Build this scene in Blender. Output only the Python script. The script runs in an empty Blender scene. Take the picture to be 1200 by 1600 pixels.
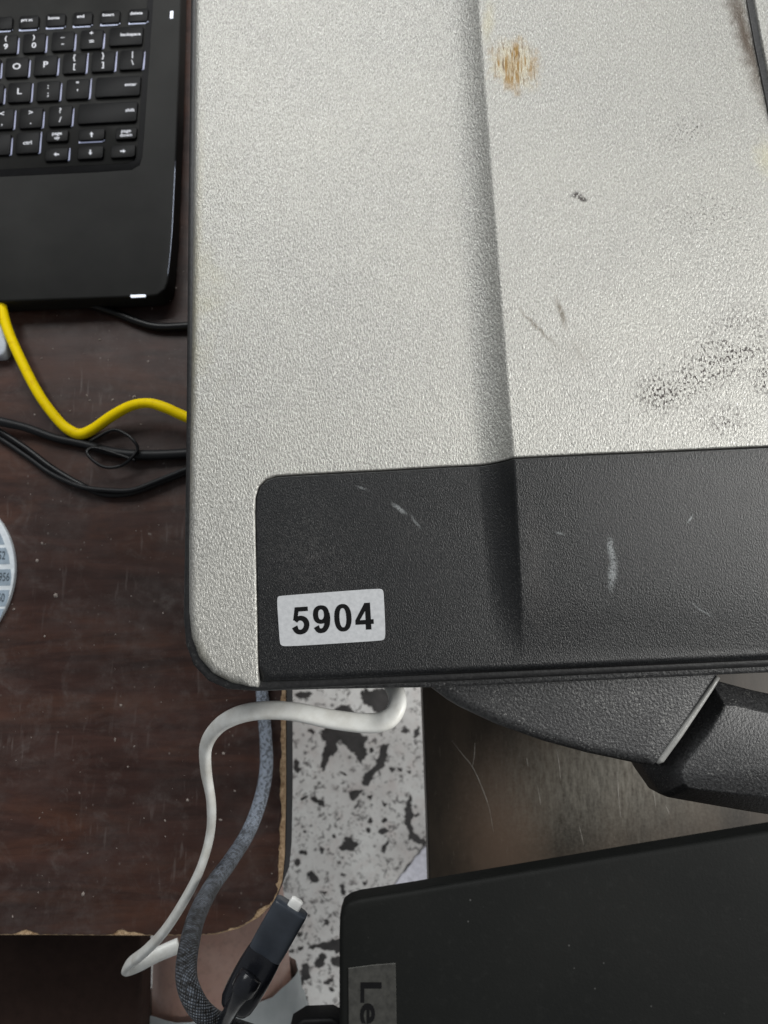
import bpy, bmesh, math, random
from mathutils import Vector, Matrix
from mathutils.geometry import delaunay_2d_cdt
random.seed(7)
scene = bpy.context.scene
COL = scene.collection

# ------------------------------------------------------------------ camera, world, lamps, exposure
F = 1109.0                       # focal length in photo pixels (photo 1200 x 1600)
TILT = math.radians(10.5)
CAMH = 0.43                      # camera height above the table top (z = 0)
cd = bpy.data.cameras.new('camera')
cam = bpy.data.objects.new('camera', cd); COL.objects.link(cam)
cam.location = (0, 0, CAMH); cam.rotation_euler = (TILT, 0, 0)
cd.sensor_fit = 'VERTICAL'; cd.sensor_height = 24.0; cd.sensor_width = 18.0
cd.lens = F / 1600.0 * 24.0
cd.clip_start = 0.01; cd.clip_end = 50.0
cd.dof.use_dof = True; cd.dof.focus_distance = 0.262; cd.dof.aperture_fstop = 12.0
scene.camera = cam

w = bpy.data.worlds.new('World'); scene.world = w; w.use_nodes = True
bg = w.node_tree.nodes['Background']
bg.inputs['Color'].default_value = (0.92, 0.96, 1.0, 1); bg.inputs['Strength'].default_value = 0.19

def area(name, loc, target, size, power, color):
    ld = bpy.data.lights.new(name, 'AREA'); ld.shape = 'RECTANGLE'
    ld.size, ld.size_y = size; ld.energy = power; ld.color = color
    o = bpy.data.objects.new(name, ld); COL.objects.link(o); o.location = loc
    d = Vector(target) - Vector(loc)
    o.rotation_euler = d.to_track_quat('-Z', 'Y').to_euler()
    return o
area('window_light', (1.20, 0.16, 1.12), (0.0, 0.0, 0.05), (0.9, 0.9), 31.0, (1.0, 0.988, 0.955))
area('fill_light', (-0.35, 1.12, 1.05), (-0.1, 0.1, 0.0), (1.3, 0.6), 15.5, (0.985, 0.995, 0.985))  # added soft fill from the upper left, no known ceiling lamp

vs = scene.view_settings
vs.view_transform = 'Standard'; vs.look = 'None'; vs.exposure = 0.0; vs.gamma = 1.0
scene.cycles.use_denoising = True
scene.cycles.max_bounces = 6

# ------------------------------------------------------------------ helpers
CT, ST = math.cos(TILT), math.sin(TILT)
def P(px, py, z=0.0):
    """where the sight line of photo pixel (px, py) meets the height z"""
    dx, dy = (px - 600) / F, (800 - py) / F
    y, k = dy * CT + ST, dy * ST - CT
    t = (z - CAMH) / k
    return Vector((dx * t, y * t, z))
def PX(px, py, z):               # metres per photo pixel there
    return (P(px + 1, py, z) - P(px, py, z)).length

def link(o, parent=None):
    COL.objects.link(o)
    if parent is not None: o.parent = parent
    return o
def root_loc(o):
    while o.parent is not None: o = o.parent
    return o.location
def tag(o, label=None, cat=None, group=None, kind=None):
    if label: o['label'] = label
    if cat: o['category'] = cat
    if group: o['group'] = group
    if kind: o['kind'] = kind
    return o
def empty(name, loc, label, cat, group=None):
    o = bpy.data.objects.new(name, None); o.empty_display_size = 0.02; o.location = loc
    return tag(link(o), label, cat, group)
def obj(name, bm, mat, parent=None, smooth=True, angle=None, loc=None):
    """bm is in world coordinates; links it as one mesh object"""
    off = Vector(loc) if loc is not None else (root_loc(parent).copy() if parent is not None else Vector((0, 0, 0)))
    bmesh.ops.translate(bm, verts=bm.verts, vec=-off)
    bmesh.ops.recalc_face_normals(bm, faces=bm.faces)
    me = bpy.data.meshes.new(name); 
    if angle is not None:
        for e in bm.edges:
            if len(e.link_faces) == 2 and e.calc_face_angle(0) > angle: e.smooth = False
    bm.to_mesh(me); bm.free()
    for p in me.polygons: p.use_smooth = smooth
    me.materials.append(mat)
    o = bpy.data.objects.new(name, me)
    link(o, parent)
    if parent is None: o.location = off
    return o

def chaikin(pts, n=2, closed=True):
    for _ in range(n):
        q = []
        m = len(pts)
        for i in range(m if closed else m - 1):
            a, b = pts[i], pts[(i + 1) % m]
            q += [a.lerp(b, .25), a.lerp(b, .75)]
        if not closed: q = [pts[0]] + q + [pts[-1]]
        pts = q
    return pts
def resample(pts, step, closed=True):
    out = []
    m = len(pts)
    for i in range(m if closed else m - 1):
        a, b = pts[i], pts[(i + 1) % m]
        n = max(1, int((b - a).length / step))
        out += [a.lerp(b, k / n) for k in range(n)]
    if not closed: out.append(pts[-1])
    return out
def area2(pts):
    return sum(a.x * b.y - b.x * a.y for a, b in zip(pts, pts[1:] + pts[:1])) / 2
def normals2(pts):
    out = []
    m = len(pts)
    for i in range(m):
        a, b, c = pts[i - 1], pts[i], pts[(i + 1) % m]
        d1 = (b - a).xy; d2 = (c - b).xy
        if d1.length > 1e-9: d1.normalize()
        if d2.length > 1e-9: d2.normalize()
        n = Vector((d1.y + d2.y, -d1.x - d2.x))
        if n.length < 1e-9: n = Vector((d1.y, -d1.x))
        n.normalize()
        c_ = max(.5, n.x * d1.y - n.y * d1.x)
        out.append(Vector((n.x, n.y, 0)) / c_)
    return out
def prism(pts, z, thick, r=0.001, seg=4, rad=None, bottom=True, cdt=False):
    """rounded slab: outline pts, top at z, edge radius r (rad: a function of the point)"""
    pts = [Vector((p.x, p.y, 0)) for p in pts]
    if area2(pts) < 0: pts.reverse()
    nm = normals2(pts)
    bm = bmesh.new()
    rings = []
    rr = [(rad(p) if rad else r) for p in pts]
    for k in range(seg + 1):
        a = math.pi / 2 * k / seg
        rings.append([bm.verts.new((p.x - n.x * q * (1 - math.sin(a)), p.y - n.y * q * (1 - math.sin(a)), z - q * (1 - math.cos(a))))
                      for p, n, q in zip(pts, nm, rr)])
    rings.append([bm.verts.new((p.x, p.y, z - thick)) for p in pts])
    m = len(pts)
    for a, b in zip(rings, rings[1:]):
        for i in range(m):
            bm.faces.new((a[i], b[i], b[(i + 1) % m], a[(i + 1) % m]))
    if cdt:
        co, _, fs, ov, _, _ = delaunay_2d_cdt([v.co.xy for v in rings[0]], [(i, (i + 1) % m) for i in range(m)], [], 1, 1e-7)
        for f in fs:
            vs_ = [rings[0][ov[i][0]] for i in f if ov[i]]
            if len(set(vs_)) == 3: bm.faces.new(vs_)
    else: bm.faces.new(rings[0])
    if bottom: bm.faces.new(list(reversed(rings[-1])))
    return bm
def box_bm(c, sx, sy, sz, rot=0.0, bev=0.0):
    bm = bmesh.new()
    bmesh.ops.create_cube(bm, size=1.0)
    bmesh.ops.scale(bm, vec=(sx, sy, sz), verts=bm.verts)
    if bev: bmesh.ops.bevel(bm, geom=bm.edges[:], offset=bev, segments=2, affect='EDGES', profile=.5)
    bmesh.ops.rotate(bm, verts=bm.verts, cent=(0, 0, 0), matrix=Matrix.Rotation(rot, 3, 'Z'))
    bmesh.ops.translate(bm, verts=bm.verts, vec=c)
    return bm
def catmull(pts, n=10):
    out = []
    q = [pts[0] * 2 - pts[1]] + list(pts) + [pts[-1] * 2 - pts[-2]]
    for i in range(1, len(q) - 2):
        p0, p1, p2, p3 = q[i - 1:i + 3]
        for k in range(n):
            t = k / n
            out.append(.5 * ((2 * p1) + (p2 - p0) * t + (2 * p0 - 5 * p1 + 4 * p2 - p3) * t * t + (3 * p1 - p0 - 3 * p2 + p3) * t ** 3))
    out.append(pts[-1])
    return out
def sweep(path, radii, n=16, flat=1.0, twist=None, power=2.0, cap=True, bm=None, up=Vector((0, 0, 1))):
    """tube along path; flat < 1 makes the section an oval, twist turns it; writes a uv layer (metres, turns)"""
    bm = bm or bmesh.new()
    uvl = bm.loops.layers.uv.verify()
    m = len(path)
    tang = [((path[min(i + 1, m - 1)] - path[max(i - 1, 0)]).normalized()) for i in range(m)]
    nrm = up - tang[0] * up.dot(tang[0])
    if nrm.length < 1e-4: nrm = Vector((1, 0, 0)) - tang[0] * tang[0].x
    nrm.normalize()
    rings, L, ls = [], 0.0, []
    for i in range(m):
        if i:
            L += (path[i] - path[i - 1]).length
            nrm = nrm - tang[i] * nrm.dot(tang[i]); nrm.normalize()
        ls.append(L)
        bn = tang[i].cross(nrm)
        tw = twist[i] if twist else 0.0
        ring = []
        for k in range(n):
            a = 2 * math.pi * k / n
            c, s = math.cos(a), math.sin(a)
            if power != 2.0:
                c = math.copysign(abs(c) ** (2 / power), c); s = math.copysign(abs(s) ** (2 / power), s)
            x, y = c * radii[i], s * radii[i] * (flat[i] if isinstance(flat, list) else flat)
            x, y = x * math.cos(tw) - y * math.sin(tw), x * math.sin(tw) + y * math.cos(tw)
            ring.append(bm.verts.new(path[i] + bn * x + nrm * y))
        rings.append(ring)
    for i in range(m - 1):
        for k in range(n):
            f = bm.faces.new((rings[i][k], rings[i][(k + 1) % n], rings[i + 1][(k + 1) % n], rings[i + 1][k]))
            for lp, (uu, vv) in zip(f.loops, ((ls[i], k / n), (ls[i], (k + 1) / n), (ls[i + 1], (k + 1) / n), (ls[i + 1], k / n))):
                lp[uvl].uv = (uu, vv)
    if cap:
        bm.faces.new(list(reversed(rings[0]))); bm.faces.new(rings[-1])
    return bm
def interp(vals, n):
    """spread control values over n samples"""
    out = []
    for i in range(n):
        t = i / (n - 1) * (len(vals) - 1)
        k = min(int(t), len(vals) - 2)
        f = t - k; f = f * f * (3 - 2 * f)
        out.append(vals[k] * (1 - f) + vals[k + 1] * f)
    return out

# ------------------------------------------------------------------ material helper
class Mat:
    def __init__(s, name):
        s.m = bpy.data.materials.new(name); s.m.use_nodes = True
        s.t = s.m.node_tree; s.n = s.t.nodes; s.b = s.n['Principled BSDF']
        s.geo = s.n.new('ShaderNodeNewGeometry'); s.pos = s.geo.outputs['Position']
    def set(s, **kw):
        for k, v in kw.items():
            k = {'color': 'Base Color', 'rough': 'Roughness', 'metal': 'Metallic', 'spec': 'Specular IOR Level', 'coat': 'Coat Weight',
                 'coatrough': 'Coat Roughness', 'ecol': 'Emission Color', 'estr': 'Emission Strength', 'sss': 'Subsurface Weight', 'normal': 'Normal',
                 'alpha': 'Alpha', 'sheen': 'Sheen Weight'}[k]
            s.put(s.b.inputs[k], v)
        return s
    def put(s, sock, v):
        if hasattr(v, 'is_output') or isinstance(v, bpy.types.NodeSocket): s.t.links.new(v, sock)
        elif isinstance(v, tuple) and len(v) == 3 and sock.type == 'RGBA': sock.default_value = (*v, 1)
        else: sock.default_value = v
    def math(s, op, a, b=0.0, clamp=False):
        n = s.n.new('ShaderNodeMath'); n.operation = op; n.use_clamp = clamp
        s.put(n.inputs[0], a); s.put(n.inputs[1], b); return n.outputs[0]
    def map(s, vec=None, loc=(0, 0, 0), rot=(0, 0, 0), scale=(1, 1, 1), kind='POINT'):
        n = s.n.new('ShaderNodeMapping'); n.vector_type = kind
        s.put(n.inputs['Vector'], vec or s.pos)
        n.inputs['Location'].default_value = loc; n.inputs['Rotation'].default_value = rot; n.inputs['Scale'].default_value = scale
        return n.outputs[0]
    def noise(s, scale, detail=3, rough=.55, vec=None, dist=0.0, col=False):
        n = s.n.new('ShaderNodeTexNoise'); s.put(n.inputs['Vector'], vec or s.pos)
        n.inputs['Scale'].default_value = scale; n.inputs['Detail'].default_value = detail
        n.inputs['Roughness'].default_value = rough; n.inputs['Distortion'].default_value = dist
        return n.outputs['Color' if col else 'Fac']
    def voro(s, scale, vec=None, feat='F1', out='Distance', rnd=1.0):
        n = s.n.new('ShaderNodeTexVoronoi'); n.feature = feat; s.put(n.inputs['Vector'], vec or s.pos)
        n.inputs['Scale'].default_value = scale; n.inputs['Randomness'].default_value = rnd
        return n.outputs[out]
    def rng(s, v, a, b, c=0.0, d=1.0, smooth=False):
        n = s.n.new('ShaderNodeMapRange'); n.clamp = True
        if smooth: n.interpolation_type = 'SMOOTHSTEP'
        s.put(n.inputs[0], v)
        for i, x in zip((1, 2, 3, 4), (a, b, c, d)): n.inputs[i].default_value = x
        return n.outputs[0]
    def mix(s, f, a, b, mode='MIX'):
        n = s.n.new('ShaderNodeMix'); n.data_type = 'RGBA'; n.blend_type = mode
        s.put(n.inputs[0], f); s.put(n.inputs[6], a); s.put(n.inputs[7], b); return n.outputs[2]
    def mul(s, a, b): return s.math('MULTIPLY', a, b)
    def bump(s, h, strength, dist, prev=None):
        n = s.n.new('ShaderNodeBump'); n.inputs['Strength'].default_value = strength; n.inputs['Distance'].default_value = dist
        s.put(n.inputs['Height'], h)
        if prev is not None: s.put(n.inputs['Normal'], prev)
        return n.outputs[0]
    def spot(s, px, py, z, rx, ry, rot=0.0, soft=1.0, warp=0.0):
        """soft ellipse mask round a photo point at height z; rx, ry in photo pixels"""
        c = P(px, py, z); k = PX(px, py, z)
        vec = s.pos
        if warp:
            n = s.noise(260, 3, .6, col=True)
            va = s.n.new('ShaderNodeVectorMath'); va.operation = 'SUBTRACT'; s.put(va.inputs[0], n); va.inputs[1].default_value = (.5, .5, .5)
            vb = s.n.new('ShaderNodeVectorMath'); vb.operation = 'MULTIPLY_ADD'; s.put(vb.inputs[0], va.outputs[0])
            vb.inputs[1].default_value = (warp * k,) * 3; s.put(vb.inputs[2], s.pos); vec = vb.outputs[0]
        v = s.map(vec, loc=tuple(c), rot=(0, 0, rot), scale=(rx * k, ry * k, 1), kind='TEXTURE')
        n = s.n.new('ShaderNodeVectorMath'); n.operation = 'LENGTH'; s.put(n.inputs[0], v)
        return s.rng(n.outputs['Value'], 1.0, 1.0 - soft, 0.0, 1.0, True)
    def uv(s, scale=(1, 1, 1)):
        n = s.n.new('ShaderNodeTexCoord'); return s.map(n.outputs['UV'], scale=scale)
    def sep(s, v):
        n = s.n.new('ShaderNodeSeparateXYZ'); s.put(n.inputs[0], v); return n.outputs

def plain(name, color, rough=.5, bump=0.0, bscale=900, **kw):
    M = Mat(name)
    v = M.noise(180, 4)
    M.set(color=M.mix(M.rng(v, .3, .7), tuple(c * .82 for c in color), tuple(min(1, c * 1.12) for c in color)), rough=rough, **kw)
    if bump: M.set(normal=M.bump(M.noise(bscale, 2), bump, .0003))
    return M.m

ZL = 0.180                        # top of the rugged laptop's lid

def lid_grain(M, scale=1060):
    """fine pebbled moulding texture, a little drawn out along the diagonal"""
    v = M.map(rot=(0, 0, math.radians(-38)), scale=(1.5, .78, 1))
    n = M.noise(scale, 3, .55, vec=v)
    return n

# silver lid paint ---------------------------------------------------
M = Mat('silver_paint')
g = lid_grain(M)
fine = M.noise(2300, 2, .6)
cloud = M.noise(22, 4, .6)
col = M.mix(M.rng(g, .32, .66), (.235, .232, .217), (.405, .40, .375))
flake_glints = M.rng(M.noise(1300, 2, .5, vec=M.map(rot=(0, 0, math.radians(-38)), scale=(1.5, .7, 1))), .60, .68)
col = M.mix(M.mul(flake_glints, .35), col, (.88, .88, .86))  # pale specks painted in for the sparkle of the metallic flakes
col = M.mix(M.rng(cloud, .35, .7, 0, .22), col, (.42, .415, .37))
# pinhole wear, everywhere sparse
pin = M.mul(M.rng(M.voro(420), .10, .05), M.rng(M.noise(60, 3), .60, .72))
col = M.mix(M.mul(pin, .75), col, (.05, .045, .04))
# worn dark pits in three clusters
pits = M.rng(M.noise(760, 2, .5), .50, .60)
for (x, y, rx, ry, a, st) in ((1028, 614, 62, 50, .6, 1.0), (1085, 590, 120, 56, .45, .62), (1150, 540, 120, 80, .6, .8), (1125, 652, 64, 36, 0, 1.0), (898, 303, 12, 8, .5, 3.0), (908, 309, 16, 7, -.4, 2.2),
                              (1075, 205, 70, 30, .5, .12), (1195, 590, 40, 60, 0, .8), (1100, 330, 120, 60, 0, .04)):
    mk = M.mul(M.spot(x, y, ZL + .008, rx, ry, a, 1.0, 45), M.rng(M.noise(95, 3, .6), .30, .48)) if rx > 30 else M.spot(x, y, ZL + .008, rx, ry, a, 1.0, 20)
    col = M.mix(M.mul(M.mul(mk, M.rng(M.noise(820, 2, .5, vec=M.map(rot=(0, 0, math.radians(-38)), scale=(1.3, .85, 1))), .60 - .075 * st, .63 - .075 * st)), min(1, .65 + st)), col, (.035, .028, .026))
# brown rubbed streaks
stv = M.map(rot=(0, 0, math.radians(-16)), scale=(1.0, .16, 1))
streak = M.rng(M.noise(620, 2, .5, vec=stv), .46, .60)
mk = M.spot(803, 100, ZL + .008, 50, 62, .2, .7, 45)
col = M.mix(M.mul(mk, .42), col, (.44, .36, .19))
col = M.mix(M.mul(M.mul(mk, streak), 1.0), col, (.22, .125, .028))
col = M.mix(M.mul(M.mul(mk, M.rng(M.noise(900, 2, .5, vec=M.map(rot=(0, 0, math.radians(-16)), scale=(1, .14, 1))), .56, .66)), .9), col, (.10, .05, .012))
col = M.mix(M.mul(M.spot(795, 118, ZL + .003, 14, 22, .25, .8, 12), .5), col, (.24, .145, .04))
col = M.mix(M.mul(M.spot(760, 50, ZL + .003, 14, 60, -.1, 1, 12), .5), col, (.36, .33, .22))
col = M.mix(M.mul(M.spot(1192, 260, ZL + .003, 34, 48, .1, 1, 25), .45), col, (.47, .44, .29))
# grey rub marks
for (x, y, rx, ry, a, st) in ((872, 498, 8, 40, .28, 1.2), (835, 520, 6, 66, .72, 1.0), (900, 560, 5, 40, .5, .35), (890, 560, 60, 50, .4, .18)):
    mk = M.mul(M.spot(x, y, ZL + .003, rx, ry, a, 1, 10), M.rng(g, .36, .55))
    col = M.mix(M.mul(mk, st), col, (.15, .135, .11))
col = M.mix(M.mul(M.mul(M.spot(330, 470, ZL, 60, 330, .02, 1, 60), M.rng(M.noise(70, 4, .6), .40, .65)), .35), col, (.30, .285, .19))
# grime along the slot, olive-grey tone along the outer rim
gr = M.mul(M.spot(1160, 60, ZL + .006, 24, 210, .17, 1, 24), .95)
col = M.mix(gr, col, (.07, .05, .035))
for (x, y, rx, ry, a) in ((300, 560, 12, 620, .01), (306, 1030, 26, 60, .5), (340, 1062, 60, 14, -.3)):
    col = M.mix(M.mul(M.spot(x, y, ZL, rx, ry, a, 1, 16), .50), col, (.24, .22, .15))
nb = M.bump(M.math('ADD', g, M.mul(fine, .25)), 1.0, .00044)
M.set(color=col, rough=M.rng(fine, .3, .7, .26, .42), metal=.36, spec=.5, normal=nb)
SILVER = M.m

# charcoal lid panel -------------------------------------------------
M = Mat('charcoal_plastic')
g = lid_grain(M, 1700); fine = M.noise(2400, 2)
col = M.mix(M.rng(g, .3, .7), (.0036, .0038, .0043), (.0100, .0105, .0114))
dust = M.mul(M.rng(M.noise(1500, 2, .5), .56, .68), M.rng(M.noise(45, 4), .35, .7))
col = M.mix(M.mul(dust, .26), col, (.13, .13, .125))
col = M.mix(M.mul(M.mul(M.spot(480, 870, ZL, 120, 110, .2, 1, 60), M.rng(M.noise(900, 4, .7), .45, .72)), .4), col, (.07, .066, .064))
col = M.mix(M.mul(M.spot(835, 880, ZL + .002, 28, 140, 0.05, 1, 50), .12), col, (.10, .09, .085))
for (x, y, rx, ry, a, st) in ((949, 862, 8, 28, .14, .85), (953, 898, 10, 36, -.14, .8), (624, 794, 5, 20, .95, .8), (566, 762, 3, 12, 1.25, .5), (650, 815, 3, 20, .6, .5),
                              (1068, 815, 2.4, 10, -.6, .8), (1095, 955, 3, 28, 1.0, .5), (870, 837, 2.5, 10, 1.2, .7)):
    mk = M.mul(M.spot(x, y, ZL, rx, ry, a, .9, 8), M.rng(M.noise(1400, 2), .34, .5))
    col = M.mix(M.mul(mk, st * .75), col, (.25, .265, .27))
nb = M.bump(M.math('ADD', g, M.mul(fine, .3)), .9, .00021)
M.set(color=col, rough=.33, spec=.42, normal=nb)
CHARCOAL = M.m

M = Mat('black_rubber')
n = M.noise(700, 3)
dust = M.mul(M.rng(M.noise(1200, 2), .58, .7), M.rng(M.noise(60, 3), .4, .7))
M.set(color=M.mix(M.mul(dust, .5), M.mix(M.rng(n, .3, .7), (.008, .008, .0085), (.018, .018, .019)), (.12, .12, .115)), rough=.5, normal=M.bump(n, .5, .0003))
RUBBER = M.m

M = Mat('handle_plastic')
g = M.noise(1000, 2.5, .6)
col = M.mix(M.rng(g, .3, .7), (.018, .018, .019), (.062, .063, .065))
dust = M.mul(M.rng(M.noise(1300, 2), .60, .68), M.rng(M.noise(70, 3), .4, .62))
col = M.mix(M.mul(dust, .7), col, (.28, .28, .27))
M.set(color=col, rough=.42, normal=M.bump(g, .8, .0004))
HANDLE = M.m

# wood-print table top ----------------------------------------------
M = Mat('dark_wood_print')
v = M.map(rot=(0, 0, math.radians(-4)), scale=(.16, 1.0, 1))
wv = M.noise(9, 3, .5, vec=v)
band = M.noise(55, 7, .66, vec=v, dist=1.2)
fib = M.noise(430, 5, .7, vec=M.map(rot=(0, 0, math.radians(-4)), scale=(.09, 1, 1)))
col = M.mix(M.rng(band, .32, .68), (.023, .0105, .0085), (.066, .031, .024))
col = M.mix(M.mul(M.rng(M.noise(26, 6, .65, vec=v, dist=1.4), .49, .72), .5), col, (.125, .052, .029))
col = M.mix(M.mul(M.rng(M.noise(15, 4, .6, vec=M.map(scale=(.4, 1, 1), loc=(3, 1, 0))), .48, .68), .6), col, (.014, .0075, .006))
col = M.mix(M.rng(fib, .46, .78, 0, .3), col, (.010, .006, .005))
grey = M.mul(M.rng(M.noise(16, 5, .6), .42, .72), M.rng(M.noise(130, 5, .7), .3, .75))
col = M.mix(M.mul(grey, .5), col, (.125, .110, .105))
sp = M.mul(M.rng(M.voro(210, vec=M.map(scale=(1, .7, 1), rot=(0, 0, .5))), .13, .05), M.rng(M.noise(60, 3), .52, .62))
smear = M.mul(M.rng(M.noise(48, 6, .72, dist=1.0), .52, .74), M.rng(M.noise(260, 5, .7), .30, .72))
col = M.mix(M.mul(smear, .5), col, (.15, .13, .122))
col = M.mix(M.mul(sp, .55), col, (.27, .24, .22))
scr = M.mul(M.rng(M.noise(330, 3, .5, vec=M.map(rot=(0, 0, .3), scale=(1, .12, 1))), .60, .72), M.rng(M.noise(22, 2), .5, .65))
col = M.mix(M.mul(scr, .42), col, (.2, .17, .16))
M.set(color=col, rough=M.rng(M.noise(26, 5, .65), .3, .7, .32, .56), spec=.3, normal=M.bump(M.math('ADD', fib, M.mul(M.noise(900, 2), .5)), .14, .0002))
WOOD = M.m

M = Mat('raw_chipboard')
n = M.noise(420, 4, .7)
M.set(color=M.mix(M.rng(n, .3, .7), (.26, .15, .075), (.74, .54, .34)), rough=.85, normal=M.bump(n, 1.0, .0012))
CHIP = M.m
M = Mat('dark_edge_band')
M.set(color=M.mix(M.rng(M.noise(90, 3), .3, .7), (.004, .005, .008), (.009, .010, .014)), rough=.6, spec=.12)
EDGE = M.m

# scratched dark side table -----------------------------------------
M = Mat('scratched_dark_laminate')
v = M.map(rot=(0, 0, math.radians(-4)), scale=(1.0, .16, 1))
br = M.noise(620, 5, .68, vec=v)
col = M.mix(M.rng(M.noise(30, 4, .6, vec=M.map(scale=(1, .4, 1))), .35, .68), (.024, .020, .016), (.062, .048, .036))
col = M.mix(M.mul(M.spot(780, 1290, 0, 95, 170, .1, 1, 30), .6), col, (.17, .115, .083))  # brown reflected glow painted into the laminate
refl = M.mul(M.rng(M.noise(420, 6, .70, vec=M.map(scale=(1, .22, 1), rot=(0, 0, -.06))), .30, .85), M.spot(960, 1210, 0, 270, 130, .1, 1, 40))
col = M.mix(M.mul(refl, .75), col, (.36, .345, .30))  # streaky grey reflection painted into the laminate
col = M.mix(M.mul(M.mul(M.rng(M.noise(600, 4, .7), .40, .80), M.spot(950, 1230, 0, 330, 170, 0, 1, 40)), .4), col, (.26, .24, .20))  # blotchy part of the same painted reflection
col = M.mix(M.rng(br, .60, .78, 0, .45), col, (.20, .18, .15))
M.set(color=col, rough=.42, spec=.3, normal=M.bump(br, .12, .0002))
SIDE = M.m

# terrazzo floor -----------------------------------------------------
ZF = -0.74
M = Mat('terrazzo_ground')
c1 = M.noise(9, 4, .6)
col = M.mix(M.rng(c1, .35, .68), (.58, .57, .56), (.76, .77, .76))
col = M.mix(M.rng(M.noise(34, 4, .6), .52, .72, 0, .5), col, (.56, .49, .47))
vv = M.map(vec=None)
spk = M.mul(M.rng(M.voro(62), .22, .14), M.rng(M.noise(46, 2), .52, .60))
col = M.mix(M.mul(spk, .8), col, (.075, .07, .07))
blot = M.mul(M.rng(M.noise(110, 4, .68, dist=.8), .560, .585), M.rng(M.noise(30, 3), .38, .50))
col = M.mix(M.mul(blot, .85), col, (.085, .08, .08))
tiny = M.mul(M.rng(M.voro(130), .20, .12), M.rng(M.noise(75, 3), .46, .58))
col = M.mix(M.mul(tiny, .6), col, (.12, .11, .11))
col = M.mix(M.mul(M.rng(M.noise(70, 5, .7), .50, .72), .35), col, (.36, .33, .32))
M.set(color=col, rough=M.rng(c1, .3, .7, .32, .5), spec=.4, normal=M.bump(M.noise(160, 3), .06, .001))
FLOOR = M.m
M = Mat('dark_terrazzo_stone')
M.set(color=M.mix(M.rng(M.noise(60, 4), .3, .7), (.026, .025, .025), (.058, .055, .055)), rough=.42)
STONE = M.m

# cables and small things -------------------------------------------
M = Mat('white_cable_jacket')
n = M.noise(120, 4)
M.set(color=M.mix(M.rng(n, .38, .72), (.86, .87, .84), (.66, .65, .60)), rough=.38, sss=.0, normal=M.bump(M.noise(600, 2), .15, .0003))
WHITE_CABLE = M.m
M = Mat('yellow_cable_jacket')
grime = M.rng(M.noise(230, 4, .65), .52, .74)
M.set(color=M.mix(M.mul(grime, .55), (1.0, .74, .0), (.66, .36, .006)), rough=.5, spec=.12, normal=M.bump(M.noise(800, 2), .1, .0003))
YELLOW = M.m
BLACK_CABLE = plain('black_cable_jacket', (.006, .006, .007), .36, .1, spec=.3)
BLACK_SOFT = plain('black_worn_jacket', (.010, .0105, .012), .45, .2, spec=.25)
M = Mat('braided_sleeve')
u = M.sep(M.uv())
a = M.math('ADD', M.mul(u[0], 2600.0), M.mul(u[1], 2 * math.pi * 9))
b_ = M.math('SUBTRACT', M.mul(u[0], 2600.0), M.mul(u[1], 2 * math.pi * 9))
br = M.mul(M.math('SINE', a), M.math('SINE', b_))
h = M.math('ABSOLUTE', br)
flk = M.rng(M.noise(620, 2, .5), .50, .58)
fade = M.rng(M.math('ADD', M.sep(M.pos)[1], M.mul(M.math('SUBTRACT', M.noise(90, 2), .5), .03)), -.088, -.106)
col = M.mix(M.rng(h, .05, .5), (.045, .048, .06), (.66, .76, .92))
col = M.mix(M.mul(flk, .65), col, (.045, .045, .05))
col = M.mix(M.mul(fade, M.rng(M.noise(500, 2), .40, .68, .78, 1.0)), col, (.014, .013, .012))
M.set(color=col, rough=.5, normal=M.bump(h, .9, .0006))
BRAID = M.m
PLUG = plain('plug_plastic', (.044, .052, .066), .34, .15, 1500)
PLUG_DARK = plain('plug_boot_plastic', (.012, .013, .017), .22, .1, 1500)
PLUG_TIP = plain('white_plug_tip', (.82, .82, .80), .35)
M = Mat('laptop_deck')
n = M.noise(1200, 2)
M.set(color=M.mix(M.rng(M.noise(25, 4), .3, .7), (.0145, .0145, .014), (.024, .024, .023)), rough=.5, spec=.10, normal=M.bump(n, .15, .0002))
DECK = M.m
KEYB = plain('key_plastic', (.004, .004, .0045), .45, .1, spec=.12)
KEYWELL = plain('keyboard_tray_plastic', (.007, .007, .008), .55, spec=.15)
M = Mat('lit_key_legend'); M.set(color=(.5, .5, .52), ecol=(.82, .86, 1.0), estr=.26, rough=.5); LEGEND = M.m
M = Mat('backlight_glow'); M.set(color=(.3, .3, .4), ecol=(.62, .70, 1.0), estr=.30, rough=.5); GLOW = M.m
M = Mat('bright_backlight'); M.set(color=(.3, .3, .4), ecol=(.70, .78, 1.0), estr=.75, rough=.5); GLOW2 = M.m
M = Mat('led_light'); M.set(color=(.8, .8, .9), ecol=(.80, .88, 1.0), estr=.75, rough=.3); LED = M.m
LAPTOP_GLINT = plain('bluish_edge_glint', (.20, .22, .27), .30, metal=.8)  # bluish colour carries the window's reflection on the laptop edge
ARM_GLINT = plain('pale_edge_glint', (.30, .30, .29), .28, .3, 1200)  # light grey carries the highlight of the handle arm's bevel
M = Mat('lid_soft_black')
n = M.noise(1500, 2)
dust = M.mul(M.rng(M.voro(260), .075, .03), M.rng(M.noise(55, 2), .52, .62))
col = M.mix(M.rng(M.noise(18, 4), .3, .7), (.0034, .0040, .0038), (.0066, .0070, .0064))
col = M.mix(M.mul(dust, .4), col, (.16, .16, .155))
col = M.mix(M.mul(M.rng(M.noise(340, 4, .7), .55, .8), .08), col, (.05, .05, .048))
M.set(color=col, rough=.6, spec=.14, normal=M.bump(n, .2, .0002))
SOFT = M.m
M = Mat('brushed_tag_metal')
M.set(color=M.mix(M.rng(M.noise(500, 3, .6), .3, .75), (.036, .036, .033), (.070, .069, .063)), rough=.45, metal=.5)
TAGM = M.m
INK = plain('black_ink', (.004, .004, .0045), .6, spec=.1)
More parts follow.
